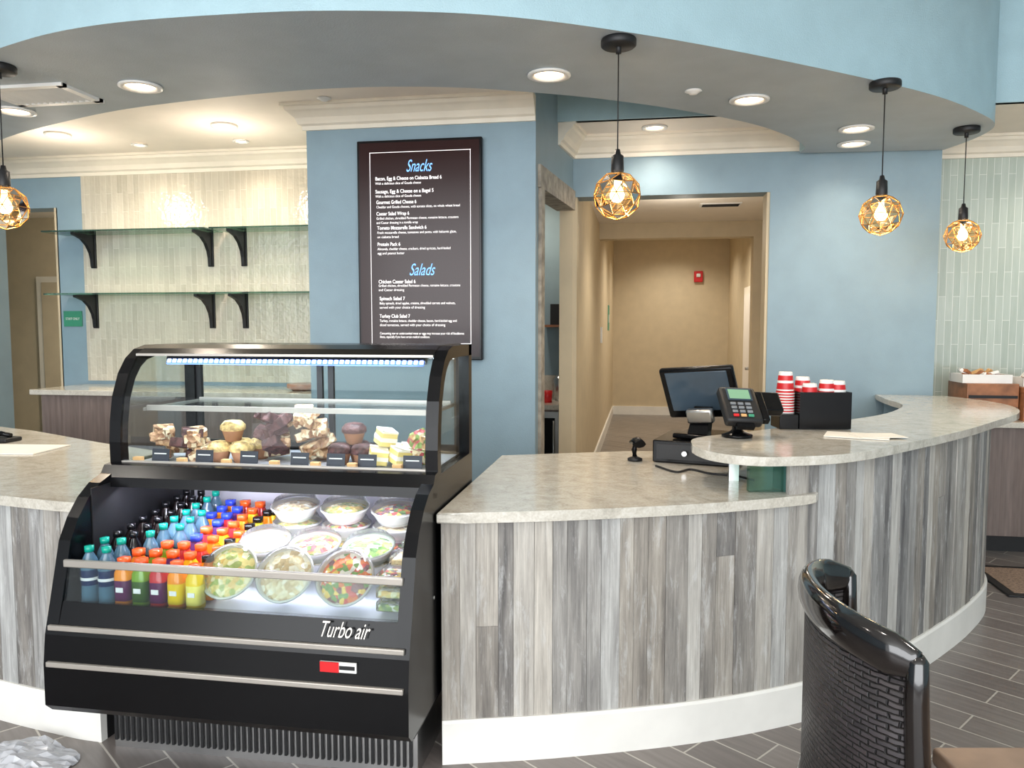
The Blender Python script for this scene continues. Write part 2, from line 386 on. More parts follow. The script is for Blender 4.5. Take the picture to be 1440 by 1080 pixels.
# hallway
b=MB('wall_hallway')
b.b2(-.63,-.53,DB+.0,14,0,3.2,'tan'); b.b2(1.45,1.55,DB+.2,14,0,3.2,'tan'); b.b2(-.63,1.55,14,14.1,0,3.2,'tan')
b.b2(-.53,-.50,DB+.01,DB+.2,0,2.52,'tan'); b.b2(.87,.89,DB+.01,DB+.2,0,2.52,'tan')
b.b2(-.53,1.45,9.5,9.7,2.6,3.2,'tan'); b.b2(1.25,1.45,9.5,9.7,0,2.6,'tan')
b.done()
b=MB('ceiling_hallway'); b.b2(-.6,1.5,DB+.2,9.5,2.78,2.83,'ceil'); b.b2(-.6,1.5,9.7,14,3.15,3.2,'ceil'); b.done()
b=MB('baseboard_hallway'); b.b2(-.53,1.45,13.97,14,0,.15,'base'); b.b2(-.53,-.51,6.2,13.97,0,.15,'base'); b.b2(1.43,1.45,6.2,13.97,0,.15,'base'); b.done()
b=MB('fire_alarm_strobe'); b.box((.93,13.97,2.42),(.15,.06,.19),'red',bev=.01); b.box((.93,13.93,2.44),(.07,.03,.06),'white',bev=.01); b.done()
b=MB('restroom_sign'); b.b2(-.53,-.52,11.9,12.3,1.5,1.88,'green'); b.b2(-.52,-.517,12.0,12.15,1.62,1.74,'white'); b.done()
b=MB('thermostat'); b.b2(-.53,-.51,9.9,10.05,1.35,1.55,'white'); b.done()
b=MB('door_1'); b.b2(1.40,1.45,10.6,11.5,0,2.1,'crown'); b.b2(1.39,1.40,10.7,11.4,.1,2.0,'ceil'); b.cyl((1.34,10.75,1),(1.395,10.75,1),.02,'steel'); b.done()
# left back corridor
b=MB('wall_corridor'); b.b2(-8,-4.6,8.4,8.5,0,3.2,'tan'); b.b2(-4.7,-4.6,DB+.2,8.4,0,3.2,'tan'); b.b2(-4.90,-4.87,DB+.0,DB+.2,0,2.55,'tan'); b.done()
b=MB('door_2'); b.b2(-7.15,-6.25,8.33,8.398,0,2.15,'crown'); b.b2(-7.07,-6.33,8.31,8.335,.02,2.08,'tan'); b.cyl((-6.4,8.27,1),(-6.4,8.32,1),.02,'steel'); b.done()
b=MB('ceiling_corridor'); b.b2(-8,-4.6,DB+.2,8.5,2.85,2.9,'ceil'); b.done()
b=MB('staff_only_sign'); b.box((-4.755,DB-.007,1.62),(.17,.012,.13),'green',bev=.002); o=b.done()
text('STAFF ONLY',(-4.82,DB-.014,1.61),.03,'white',o,width=.13)
b=MB('wall_left'); b.b2(-8.1,-8,-5,8.5,0,3.8,'bluewall'); b.done()
b=MB('wall_right'); b.b2(6.5,6.6,-5,6.55,0,3.8,'fascia'); b.done()
b=MB('ceiling'); b.b2(-8,6.5,-5,6.55,3.75,3.85,'ceilw'); b.done()
# soffit
outer=cr(WL([(-5.0,5.75),(-4.1,4.95),(-3.2,4.15),(-2.25,3.53),(-1.70,3.27),(-1.08,3.15),(-.605,3.12),(-.056,3.17),(.534,3.363),(1.24,3.686),(2.15,4.177),(2.69,4.585),(2.93,4.85),(3.0,5.15),(2.98,5.5)]),8)
inner=cr(WL([(-5.4,7.0),(-4.3,6.05),(-3.35,5.22),(-2.7,4.78),(-2.05,4.44),(-1.10,4.14),(-.434,4.08),(.111,4.177),(.70,4.385),(1.35,4.74),(1.74,5.08),(1.98,5.4),(2.02,5.6)]),8)
b=MB('ceiling_soffit')
ol=[tuple(p) for p in outer]; il=[tuple(p) for p in inner]
pts=ol+il[::-1]
lo=[b.v((p[0],p[1],ZS)) for p in pts]; hi=[b.v((p[0],p[1],3.75)) for p in pts]
b.f(lo[::-1],'soffit'); b.f(hi,'fascia')
lo2=[b.v((p[0],p[1],ZS)) for p in pts]
n=len(pts)
for i in range(n): b.f([lo2[i],lo2[(i+1)%n],hi[(i+1)%n],hi[i]],'fascia',True if i<len(ol)-1 else False)
b.done()
oR=resample(outer,.2); iR=resample(inner,.2)
mid=[]
for k in range(41):
    a=oR[int(k/40*(len(oR)-1))]; c=iR[int(k/40*(len(iR)-1))]; q=(a+c)/2
    if q.x<-.70: mid.append((q.x,q.y))
mid.append((-.67,mid[-1][1]))
b=MB('ceiling_lower'); b.prism([(-8,6.3)]+mid+[(-.67,7.1),(-8,7.1)],ZC,ZC+.05,'ceil'); b.done()
b=MB('ceiling_tray'); b.b2(-.64,6.5,5.45,6.5,ZC,ZC+.05,'ceil'); b.b2(-.64,6.5,5.44,5.49,ZC,3.75,'fascia'); b.done()
cp=[(0,-.15),(.018,-.15),(.022,-.125),(.04,-.115),(.055,-.08),(.085,-.05),(.10,-.04),(.108,-.02),(.125,-.018),(.125,0),(0,0)]
CP=[(o,ZC+z) for o,z in cp]
b=MB('trim_1'); b.sweep([(-8,DB),(-2.14,DB),(-2.14,4.82),(-.66,4.82)],CP,'crown'); b.done()
b=MB('trim_2'); b.sweep([(-.595,5.46),(-.53,DB),(2.03,DB)],CP,'crown'); b.done()
b=MB('trim_3'); b.sweep([(2.03,6.4),(6.5,6.4)],CP,'crown'); b.done()
# ---------------------------------------------------------------- lights in ceiling
def downlight(x,y,z,r=.1,p=11,col3=(1,.86,.70),omni=0):
    b=MB('recessed_downlight')
    b.lathe((x,y,z),[(r*.72,-.002),(r,-.004),(r,-.012),(r*.74,-.014),(r*.68,-.002)],'white',seg=28)
    b.lathe((x,y,z),[(r*.70,-.003),(.0,-.0025)],'can',seg=28)
    o=b.done()
    ld=bpy.data.lights.new('lamp','SPOT'); ld.energy=p*3.2; ld.color=col3; ld.spot_size=math.radians(140); ld.spot_blend=.8; ld.shadow_soft_size=.06
    lo=bpy.data.objects.new('lamp',ld); bpy.context.scene.collection.objects.link(lo); lo.location=(x,y,z-.03); lo.parent=o
    if omni:
        ld=bpy.data.lights.new('ceiling_fill','POINT'); ld.energy=omni; ld.color=col3; ld.shadow_soft_size=.1  # added fill point below the can, no fixture, brightens the ceiling
        lo=bpy.data.objects.new('ceiling_fill',ld); bpy.context.scene.collection.objects.link(lo); lo.location=(x,y,z-.35); lo.parent=o
for p in [(-2.8,4.51),(-1.88,4.057),(.179,3.877),(1.272,4.29),(2.114,4.905)]:
    downlight(*W(*p),ZS,r=.105)
downlight(*W(2.27,5.30),ZS,r=.105,p=4)
for p in [(-2.0,5.55),(-3.3,5.8)]: downlight(*W(*p),ZC,r=.09,omni=9)
for p in [(-2.86,6.12),(-2.04,6.0)]: downlight(*W(*p),ZC,r=.06,p=7)
downlight(*W(1.0,5.60),ZC,r=.09,p=5,omni=1.5)
downlight(3.1,5.85,ZC,r=.09)
HC=(1,.92,.80)
downlight(.35,7.6,2.78,r=.09,p=20,col3=HC,omni=8); downlight(.5,11,3.15,r=.09,p=40,col3=HC); downlight(.5,13,3.15,r=.09,p=28,col3=HC)
downlight(-5.6,7.2,2.85,r=.09,p=30,col3=HC,omni=14); downlight(-1.0,6.5,ZC,r=.08,p=14)  # corridor downlight is an unseen addition that brightens the corridor
def sprinkler(x,y,z):
    b=MB('fire_sprinkler'); b.lathe((x,y,z),[(.04,-.001),(.045,-.006),(.03,-.01),(.02,-.02),(0,-.021)],'white'); b.done()
sprinkler(*W(.937,4.14),ZS); sprinkler(*W(-1.15,4.9),ZC)
b=MB('air_vent'); vx,vy=W(-2.47,4.2); 
for k in range(12): b.box((vx-.2+k*.036,vy,ZS-.009),(.012,.24,.014),'white',rot=(0,.5,0))
for dx,dy,sx,sy in ((0,.14,.5,.04),(0,-.14,.5,.04),(.23,0,.04,.3),(-.23,0,.04,.3)): b.box((vx+dx,vy+dy,ZS-.008),(sx,sy,.016),'white')
b.box((vx,vy,ZS-.001),(.44,.26,.002),'blackm'); b.done()
b=MB('hallway_vent'); b.box((.75,8.2,2.775),(.4,.2,.01),'white'); 
for k in range(6): b.box((.75,8.13+k*.028,2.768),(.36,.006,.006),'blackm')
b.done()
def pendant(x,y):
    b=MB('pendant_light'); zc=2.115; R=.105
    b.lathe((x,y,ZS),[(0,0),(.072,0),(.075,-.006),(.075,-.028),(.068,-.034),(.0,-.034)],'blackm',seg=28)
    b.lathe((x,y,ZS),[(.012,-.034),(.012,-.06),(0,-.06)],'blackm')
    b.cyl((x,y,ZS-.05),(x,y,zc+R+.085),.0028,'blackm',seg=6)
    b.lathe((x,y,zc+R),[(0,.09),(.01,.09),(.014,.07),(.026,.062),(.028,.0),(.022,-.02),(0,-.02)],'blackm')
    bm=bmesh.new(); bmesh.ops.create_icosphere(bm,subdivisions=2,radius=R)
    V=[Vector((v.co.x,v.co.y,v.co.z)) for v in bm.verts]; c=Vector((x,y,zc))
    for f in bm.faces:
        if f.calc_center_median().z<R*.88: b.f([b.v(c+V[v.index]*.97) for v in f.verts],'amber')
    for e in bm.edges:
        p,q=V[e.verts[0].index],V[e.verts[1].index]
        b.cyl(c+p*.985,c+q*.985,.0020,'gold',seg=5,caps=False)
    bm.free()
    b.lathe((x,y,zc-.03),[(0,0),(.018,.004),(.03,.02),(.032,.035),(.024,.055),(.013,.075),(.013,.11),(0,.11)],'bulb')
    o=b.done()
    ld=bpy.data.lights.new('lamp','POINT'); ld.energy=6; ld.color=(1,.80,.55); ld.shadow_soft_size=.035
    lo=bpy.data.objects.new('lamp',ld); bpy.context.scene.collection.objects.link(lo); lo.location=(x,y,zc-.06); lo.parent=o
for p in [(.453,3.42),(1.862,4.0),(2.79,4.9),(-2.40,3.754)]: pendant(*W(*p))
# ---------------------------------------------------------------- counters
wallp=[(-.250,2.70),(.208,2.753),(.757,2.868),(1.267,3.063),(1.6,3.275),(1.918,3.535),(2.3,3.89),(2.60,4.25),(2.75,4.65),(2.78,5.05),(2.74,5.5)]
path=cr(WL(wallp),8)
def planks(b,path,ztop,z0=.16):
    P=resample(path,lambda:random.uniform(.05,.095))
    for p,q in zip(P,P[1:]):
        t=(q-p); L=t.length; t.normalize(); c=(p+q)/2; n=Vector((t.y,-t.x)); th=.016+random.uniform(0,.005)
        c=c+n*(th/2); zt=ztop(c)
        cuts=[z0,zt]
        if random.random()<.08: cuts=[z0,random.uniform(.3,zt-.15),zt]
        for za,zb in zip(cuts,cuts[1:]):
            b.curtone=(random.random(),random.random(),random.random(),1)
            b.box((c.x,c.y,(za+zb)/2),(L-.0012,th,zb-za-.001),'barn',rot=(0,0,math.atan2(t.y,t.x)))
    b.curtone=(.5,.5,.5,1)
xlim=W(1.05,2.96)[0]
b=MB('service_counter')
planks(b,path,lambda c:.87 if c.x<xlim else 1.035)
lowp=[p for p in path if p.x<xlim+.02]; barp=[p for p in path if p.x>=xlim-.02]
b.sweep(path,[(0,0),(0,.87),(-.1,.87),(-.1,0)],'blackm')
b.sweep(barp,[(0,.87),(0,1.035),(-.12,1.035),(-.12,.87)],'bluewall')
fr=offs([p for p in path if p.x<W(1.2,3.04)[0]],.045)
tip=W(1.22,3.055)
out=[(-.695,fr[0].y)]+[(p.x,p.y) for p in fr[1:]]+[tip,W(1.18,3.2),W(1.2,3.55),W(1.15,4.0),W(.6,4.02),(-.695,3.82)]
b.prism(out,.872,.91,'quartz',bev=.006)
body=[tuple(p) for p in offs(lowp,-.1)]+[W(1.05,3.2),W(1.05,3.9),(-.2,3.76),(-.69,3.76)]
b.prism(body,.1,.872,'laminate')
o1=cr(WL([(.735,3.16),(.765,3.0),(.86,2.895),(1.0,2.872),(1.305,2.964),(1.767,3.326),(2.15,3.66),(2.479,3.986),(2.84,4.36),(3.03,4.7),(3.10,5.05),(3.04,5.45)]),6)
i1=cr(WL([(2.60,5.58),(2.50,5.2),(2.43,4.85),(2.26,4.56),(2.02,4.27),(1.68,3.99),(1.288,3.72),(1.0,3.52),(.85,3.42),(.77,3.32),(.735,3.16)]),6)
b.prism([tuple(p) for p in o1]+[tuple(p) for p in i1[:-1]],1.035,1.07,'quartz',bev=.006)
b.ext([(*W(.92,3.0),.912),(*W(1.08,3.0),.912),(*W(1.08,3.04),.912),(*W(.92,3.03),.912)],(0,0,.122),'shelfglass')
b.box((*W(.93,3.25),.972),(.04,.04,.125),'steel')
b.done()
b=MB('baseboard_counter')
b.sweep(path,[(.001,0),(.03,0),(.032,.15),(.026,.16),(.001,.16)],'base',smooth=False); b.done()
b=MB('side_counter')
lp=cr([(-3.95,3.75),(-3.35,3.05),(-2.95,2.80),(-2.55,2.66),(-2.13,2.575),(-1.978,2.56)],6)
planks(b,lp,lambda c:.87); b.sweep(lp,[(0,0),(0,.87),(-.1,.87),(-.1,0)],'blackm'); b.sweep(lp,[(0,0),(.03,0),(.032,.15),(.026,.16),(0,.16)],'base')
lf=offs(lp,.045)
b.prism([tuple(p) for p in lf]+[(-1.978,3.45),(-2.98,3.88),(-3.7,4.25),(-4.6,4.6)],.872,.91,'quartz',bev=.006)
b.prism([tuple(p) for p in offs(lp,-.1)]+[(-1.98,3.4),(-2.98,3.8),(-3.7,4.15),(-4.4,4.5)],.1,.872,'laminate')
b.done()
b=MB('wall_counter_cabinet')
b.b2(-4.60,-2.2,5.36,DB-.012,.1,1.03,'laminate'); b.b2(-4.66,-2.15,5.31,DB-.012,1.03,1.07,'quartz',bev=.004); b.b2(-4.58,-2.2,5.42,5.9,0,.1,'blackm')
b.done()
b=MB('serving_bowl'); b.lathe((-2.55,5.6,1.071),[(0,0),(.08,0),(.12,.02),(.12,.05),(0,.04)],'brownwood'); b.done()
b=MB('coffee_station_cabinet')
b.b2(2.1,5.0,5.76,6.39,.12,.87,'laminate'); b.b2(2.06,5.05,5.72,6.39,.87,.91,'quartz',bev=.004); b.b2(2.15,5.0,5.82,6.35,0,.12,'blackm')
for k in range(5): b.b2(2.6+k*.5,2.604+k*.5,5.755,5.762,.13,.86,'blackm')
b.done()
b=MB('wooden_riser')
b.b2(2.22,2.55,5.85,6.2,.912,1.16,'brownwood',bev=.004)
for z in (.98,1.06): b.b2(2.23,2.54,5.843,5.86,z,z+.02,'blackm')
b.b2(2.56,2.98,5.80,6.2,1.10,1.14,'brownwood',bev=.004); b.b2(2.56,2.60,5.8,6.2,.912,1.10,'brownwood'); b.b2(2.94,2.98,5.8,6.2,.912,1.10,'brownwood'); b.b2(2.6,2.94,6.15,6.2,.912,1.1,'brownwood')
b.done()
b=MB('snack_trays')
for (cx,cy,z) in ((2.36,6.0,1.161),(2.74,5.98,1.141)):
    b.box((cx,cy,z+.004),(.30,.22,.008),'white')
    for dx,dy,sx,sy in ((0,.11,.32,.01),(0,-.11,.32,.01),(.155,0,.01,.22),(-.155,0,.01,.22)): b.box((cx+dx,cy+dy,z+.03),(sx,sy,.06),'white')
    for k in range(14):
        b.box((cx+random.uniform(-.12,.12),cy+random.uniform(-.08,.08),z+.045+random.random()*.03),(.07,.04,.025),random.choice(['kraft','white','brownwood']),rot=(random.random(),random.random(),random.random()*3),bev=.004)
b.done()
def bracket(b,l,z):
    P=[(0,0),(-.25,0),(-.25,-.018),(-.20,-.03),(-.15,-.045),(-.09,-.09),(-.05,-.15),(-.035,-.2),(-.03,-.26),(0,-.26)]
    b.ext([(l-.014,DB-.013+s,z+q) for s,q in P],(.028,0,0),'blackm')
    b.box((l,DB-.02,z-.13),(.05,.014,.28),'blackm',bev=.004)
for z in (2.31,1.81):
    b=MB('glass_wall_shelf')
    b.b2(-4.78,-3.36,DB-.30,DB-.02,z,z+.012,'shelfglass'); b.b2(-3.32,-2.16,DB-.30,DB-.02,z,z+.012,'shelfglass')
    for l in (-4.53,-3.47,-3.18): bracket(b,l,z)
    b.done()
# ---------------------------------------------------------------- menu screen
par=MB('menu_display_screen')
TX0,TX1,TZ0,TZ1=-1.784,-.984,1.345,2.71
par.box(((TX0+TX1)/2,4.79,(TZ0+TZ1)/2),(TX1-TX0,.05,TZ1-TZ0),'tvbez',bev=.006)
par.b2(TX0+.016,TX1-.016,4.762,4.7645,TZ0+.02,TZ1-.016,'tvscr')
fx0,fx1,fz0,fz1=TX0+.085,TX1-.07,TZ0+.10,TZ1-.075
for a in ((fx0,fx1,fz0,fz0+.003),(fx0,fx1,fz1-.003,fz1),(fx0,fx0+.003,fz0,fz1),(fx1-.003,fx1,fz0,fz1)):
    par.b2(a[0],a[1],4.7605,4.762,a[2],a[3],'ink')
tv=par.done()
def tvp(px,py): return (TX0+(px-506)/173*.80, 4.7605, TZ1-(py-196)/310*(TZ1-TZ0))
def L(px,py,w,t,sz,m='ink',sh=0,bold=0):
    p=tvp(px,py); text(t,p,sz,m,tv,width=w/173*.80,shear=sh,bold=bold)
L(575,241,36,'Snacks',.105,'inkb',.45)
L(578,386,36,'Salads',.105,'inkb',.45)
H=[(532,252,92,'Bacon, Egg & Cheese on Ciabatta Bread 6'),(532,270,81,'Sausage, Egg & Cheese on a Bagel 5'),(533,285,56,'Gourmet Grilled Cheese 6'),(533,301,46,'Caesar Salad Wrap 6'),(534,321,69,'Tomato Mozzarella Sandwich 6'),(534,344,32,'Protein Pack 6'),(535,397,52,'Chicken Caesar Salad 6'),(536,421,36,'Spinach Salad 7'),(536,446,43,'Turkey Club Salad 7')]
for x,y,w,t in H: L(x,y,w,t,.031,bold=.0003)
Sm=[(532,258,64,'With a delicious slice of Gouda cheese'),(532,276,64,'With a delicious slice of Gouda cheese'),(533,291,116,'Cheddar and Gouda cheeses, with tomato slices, on whole wheat bread'),(533,307,114,'Grilled chicken, shredded Parmesan cheese, romaine lettuce, croutons'),(533,313,58,'and Caesar dressing in a tortilla wrap'),(534,327,110,'Fresh mozzarella cheese, tomatoes and pesto, with balsamic glaze,'),(534,333,30,'on ciabatta bread'),(534,350,102,'Almonds, cheddar cheese, crackers, dried apricots, hard-boiled'),(534,356,38,'egg and peanut butter'),(535,402,114,'Grilled chicken, shredded Parmesan cheese, romaine lettuce, croutons'),(535,408,36,'and Caesar dressing'),(536,427,106,'Baby spinach, dried apples, craisins, shredded carrots and walnuts,'),(536,433,64,'served with your choice of dressing'),(536,452,108,'Turkey, romaine lettuce, cheddar cheese, bacon, hard-boiled egg and'),(536,458,92,'diced tomatoes, served with your choice of dressing'),(536,470,118,'Consuming raw or undercooked meat or eggs may increase your risk of foodborne'),(536,475,70,'illness, especially if you have certain medical conditions')]
for x,y,w,t in Sm: L(x,y,w,t,.022)
# ---------------------------------------------------------------- display case
D0=2.256; L0=-1.972; L1=-.702
def sp(pts,l): return [(l,D0+s,z) for s,z in pts]
b=MB('refrigerated_display_case')
low=[(.03,.25),(0,.28),(0,.42),(.012,.52),(.045,.64),(.093,.82),(.135,.89),(.19,.95),(.25,.99),(.31,1.01),(.36,1.03),(.92,1.03),(.92,.25)]
up=[(.37,1.03),(.368,1.12),(.375,1.20),(.392,1.29),(.43,1.375),(.475,1.43),(.53,1.465),(.60,1.48),(.92,1.48)]
TH=.045
for l in (L0,L1-TH):
    b.ext(sp(low,l),(TH,0,0),'black')
    n=len(up); inn=[]
    for i,(s,z) in enumerate(up):
        a=up[max(0,i-1)]; c=up[min(n-1,i+1)]; t=Vector((c[0]-a[0],c[1]-a[1])).normalized(); inn.append((s+t.y*.045,z-t.x*.045))
    for i in range(n-1):
        b.ext(sp([up[i],up[i+1],inn[i+1],inn[i]],l),(TH,0,0),'black')
    b.ext(sp([(.87,1.03),(.92,1.03),(.92,1.48),(.87,1.48)],l),(TH,0,0),'black')
    pane=[(.40,1.03)]+inn[1:-1]+[(.88,1.44),(.88,1.03)]
    b.ext(sp(pane,l+TH*.4),(.006,0,0),'caseglass')
for s_,z_ in ((.5,.5),(.5,.35),(.3,.62)): b.cyl((L1,D0+s_,z_),(L1+.003,D0+s_,z_),.006,'steel',seg=10)
li0,li1=L0+TH,L1-TH
front=[(.03,.25),(.0,.28),(0,.42),(.012,.52),(.045,.625),(.13,.60),(.13,.25)]
b.ext(sp(front,li0),(li1-li0,0,0),'black')
for z,s in ((.545,.012),(.425,-.003)):
    b.box(((L0+L1)/2,D0+s,z),(L1-L0-.03,.014,.018),'silver',bev=.003)
b.box(((L0+L1)/2,D0+.5,.24),(L1-L0-.02,.82,.03),'blackm')
b.b2(L0+.06,L1-.05,D0+.26,D0+.88,0,.235,'steel')
k=L0+.07
while k<L1-.06:
    b.box((k,D0+.257,.115),(.010,.012,.17),'blackm'); k+=.023
b.b2(li0,li1,D0+.13,D0+.90,.25,.58,'black')
b.ext(sp([(.09,.585),(.86,.68),(.86,.665),(.09,.57)],li0),(li1-li0,0,0),'linerw')
b.b2(li0,li1,D0+.84,D0+.90,.58,1.03,'linerw'); b.b2(li0,li1,D0+.90,D0+.92,.25,1.03,'black')
b.b2(li0,li0+.004,D0+.2,D0+.85,.58,.98,'blackm'); 
for k in range(50):
    b.box((li0+.02+k*.023,D0+.838,.93),(.010,.004,.05),'steel')
b.b2(li0,li1,D0+.36,D0+.90,1.0,1.03,'linerw')
b.ext(sp([(.30,.965),(.355,.955),(.37,1.0),(.375,1.045),(.335,1.04),(.305,1.0)],L0),(L1-L0,0,0),'black')
b.ext(sp([(.372,1.03),(.39,1.03),(.39,1.05),(.372,1.05)],li0),(li1-li0,0,0),'silver')
gl=[(.045,.62),(.055,.66),(.072,.735),(.078,.735),(.061,.66),(.051,.62)]
b.ext(sp(gl,li0),(li1-li0,0,0),'caseglass')
b.box(((L0+L1)/2,D0+.072,.748),(L1-L0-.07,.016,.026),'silver',bev=.004)
for i in range(n-3):
    a=up[i]; c=up[i+1]
    A=[b.v((li0,D0+a[0]+.006,a[1])),b.v((li1,D0+a[0]+.006,a[1])),b.v((li1,D0+c[0]+.006,c[1])),b.v((li0,D0+c[0]+.006,c[1]))]
    b.f(A,'caseglass',True)
b.ext(sp([(.48,1.447),(.53,1.468),(.60,1.482),(.92,1.482),(.92,1.455),(.50,1.447)],li0),(li1-li0,0,0),'black')
b.b2(li0,li1,D0+.478,D0+.484,1.440,1.449,'silver')
b.box(((li0+li1)/2+.03,D0+.54,1.432),(li1-li0-.14,.03,.03),'steel',rot=(-.5,0,0))
b.box(((li0+li1)/2+.03,D0+.522,1.423),(li1-li0-.15,.006,.034),'ledbar',rot=(-.5,0,0))
k=li0+.115
while k<li1-.05: b.box((k,D0+.517,1.420),(.013,.006,.014),'led',rot=(-.5,0,0)); k+=.022
for l in (li0+.01,(li0+li1)/2-.02,(li0+li1)/2+.03,li1-.01): b.b2(l-.012,l+.012,D0+.885,D0+.905,1.03,1.45,'blackm')
b.b2(li0,li1,D0+.885,D0+.905,1.03,1.06,'blackm')
b.b2(li0,li1,D0+.892,D0+.896,1.06,1.45,'caseglass')
b.b2(li0+.03,li1-.03,D0+.50,D0+.86,1.235,1.241,'caseglass'); b.b2(li0+.03,li1-.03,D0+.488,D0+.50,1.228,1.248,'silver')
b.b2(li0+.03,li1-.03,D0+.855,D0+.865,1.228,1.248,'silver')
for l in (li0+.02,li1-.02): b.b2(l-.006,l+.006,D0+.49,D0+.87,1.226,1.238,'silver')
b.box((-.93,D0+.003,.487),(.12,.006,.032),'white'); b.box((-.958,D0-.001,.487),(.062,.004,.032),'red'); b.box((-.90,D0-.001,.487),(.05,.004,.012),'blackm')
b.b2(-.86,-.76,D0+.80,D0+.838,.86,.95,'white')
case=b.done()
t=text('Turbo air',(-1.0,D0+.012,.578),.07,'silver',case,width=.16,shear=.4,rot=(math.radians(72),0,0),name='brand_lettering')
def area(name,loc,sx,sy,p,c,rot=(0,0,0),parent=None):
    ld=bpy.data.lights.new(name,'AREA'); ld.shape='RECTANGLE'; ld.size=sx; ld.size_y=sy; ld.energy=p; ld.color=c
    o=bpy.data.objects.new(name,ld); bpy.context.scene.collection.objects.link(o); o.location=loc; o.rotation_euler=rot
    if parent: o.parent=parent
    return o
lm=(li0+li1)/2
area('case_top_lamp',(lm,D0+.50,1.405),1.05,.02,8,(.85,.9,1),rot=(math.radians(15),0,0),parent=case)
area('case_lower_lamp',(lm,D0+.33,.95),1.1,.03,7.5,(.82,.83,1),rot=(math.radians(20),0,0),parent=case)
# ---------------------------------------------------------------- bottles
def liquid(name,rgb,r=.12): return mat(name,rgb,r,var=.05,vscale=20)
for n_,c_ in dict(water=(80,112,132),dlabel=(18,40,84),teal=(20,160,140),cola=(24,15,15),redlab=(60,12,16),ojuice=(245,145,35),gjuice=(120,160,45),rjuice=(200,50,55),purple=(95,55,115),yellow=(235,200,40),capor=(245,95,40),capbl=(50,75,215),capbk=(20,20,22),capwh=(230,230,230),lemon=(240,228,120),jlabel=(60,90,40),jlabel2=(90,35,80),pink=(235,130,125)).items(): M[n_]=liquid('liquid_'+n_,c_)
def deckz(s): return .592+(s-.09)*.1233
b=MB('beverage_bottles')
def round_bottle(x,y,z,h,r,body,label,cap):
    b.lathe((x,y,z),[(0,0,body),(r*.9,0.002,body),(r,.01,body),(r*.95,h*.33,label),(r*.99,h*.34,label),(r*.99,h*.60,body),(r,h*.64,body),(r*.8,h*.76,body),(r*.42,h*.88,body),(r*.42,h*.9,cap),(r*.5,h*.9,cap),(r*.5,h,cap),(0,h,cap)],body,seg=14)
    if label=='dlabel': b.lathe((x,y,z),[(r*1.0,h*.42),(r*1.0,h*.47)],'capwh',seg=14)
def square_bottle(x,y,z,h,r,body,label,cap):
    b.lathe((x,y,z),[(0,0,body),(r,.003,body),(r*1.04,h*.12,label),(r*1.05,h*.121,label),(r*1.05,h*.55,body),(r*1.04,h*.56,body),(r,h*.70,body),(r*.6,h*.84,body),(r*.6,h*.86,cap),(r*.68,h*.86,cap),(r*.68,h,cap),(0,h,cap)],body,seg=16,squash=.9)
    b.box((x,y-r*1.0,z+h*.36),(r*.9,.002,h*.10),'capwh')
for j in range(9):
    s=.125+j*.074
    for i in range(7):
        x=li0+.045+i*.066+(.004 if j%2 else 0); y=D0+s; z=deckz(s)
        if i in(0,1):
            if j<2: round_bottle(x,y,z,.20,.031,'water','dlabel','teal')
            elif j<6: round_bottle(x,y,z,.195,.030,'cola','cola' if j%2 else 'dlabel','capbk')
            else: round_bottle(x,y,z,.20,.030,'cola','redlab','capbk')
        elif i==2:
            if j<2: square_bottle(x,y,z,.165,.030,'ojuice','jlabel2','capor')
            else: round_bottle(x,y,z,.20,.030,'water','dlabel','teal')
        elif i==3:
            if j<3: square_bottle(x,y,z,.165,.030,'gjuice','jlabel','capor')
            elif j<6: round_bottle(x,y,z,.20,.030,'water','dlabel','teal')
            else: square_bottle(x,y,z,.165,.029,'ojuice','jlabel2','capbl')
        elif i==4: square_bottle(x,y,z,.165,.030,['rjuice','purple'][j%2],['jlabel2','dlabel'][j%2],'capbl' if j in(3,5,6,7) else 'capor')
        elif i==5: square_bottle(x,y,z,.162,.029,['ojuice','yellow','rjuice'][j%3],['yellow','capwh','jlabel'][j%3],'capor')
        else: square_bottle(x,y,z,.155,.028,['yellow','ojuice','lemon'][j%3],['lemon','yellow'][j%2],'capbk' if j%2 or j>4 else 'capor')
for s in (.655,.73): square_bottle(-1.468,D0+s,deckz(s),.155,.027,'yellow','lemon','capbk')
b.done()
# ---------------------------------------------------------------- salads
M['sal1']=salad('salad_green',[(120,160,66),(205,215,130),(90,130,56),(238,238,225),(165,185,85)])
M['sal2']=salad('salad_yellow',[(238,216,125),(245,237,190),(228,186,80),(170,185,85)])
M['sal3']=salad('salad_mixed',[(228,120,50),(105,150,56),(210,70,56),(242,206,90),(238,233,220),(130,80,84)])
M['sal4']=salad('salad_wrap',[(235,220,180),(222,200,150),(205,178,128),(245,238,215)])
M['bowl']=mat('bowl_white',(238,238,236),.3,var=.02)
def bowl(b,c,R,sal,h=.05,r=.092):
    b.lathe(c,[(0,0),(r*.66,0),(r*.72,.004),(r*.97,h*.9),(r*1.03,h),(r*1.03,h+.005),(r*.95,h+.005),(r*.9,h*.8)],'bowl',seg=28,R=R)
    b.lathe(c,[(r*.92,h*.85),(r*.75,h*1.0),(r*.4,h*1.2),(0,h*1.28)],sal,seg=28,R=R)
    b.lathe(c,[(r*1.04,h+.004),(r*1.04,h+.010),(r*.96,h+.012),(r*.86,h+.032),(r*.78,h+.036),(0,h+.038)],'plast',seg=28,R=R)
b=MB('salad_bowls')
I=Matrix.Identity(3)
sals=['sal1','sal2','sal3','sal4']
for k,(l,sname) in enumerate(((-1.395,'sal2'),(-1.19,'sal4'),(-.975,'sal3'))):
    R=Matrix.Rotation(math.radians(52),3,'X')
    bowl(b,(l,D0+.225,deckz(.2)+.075),R,sname,r=.098)
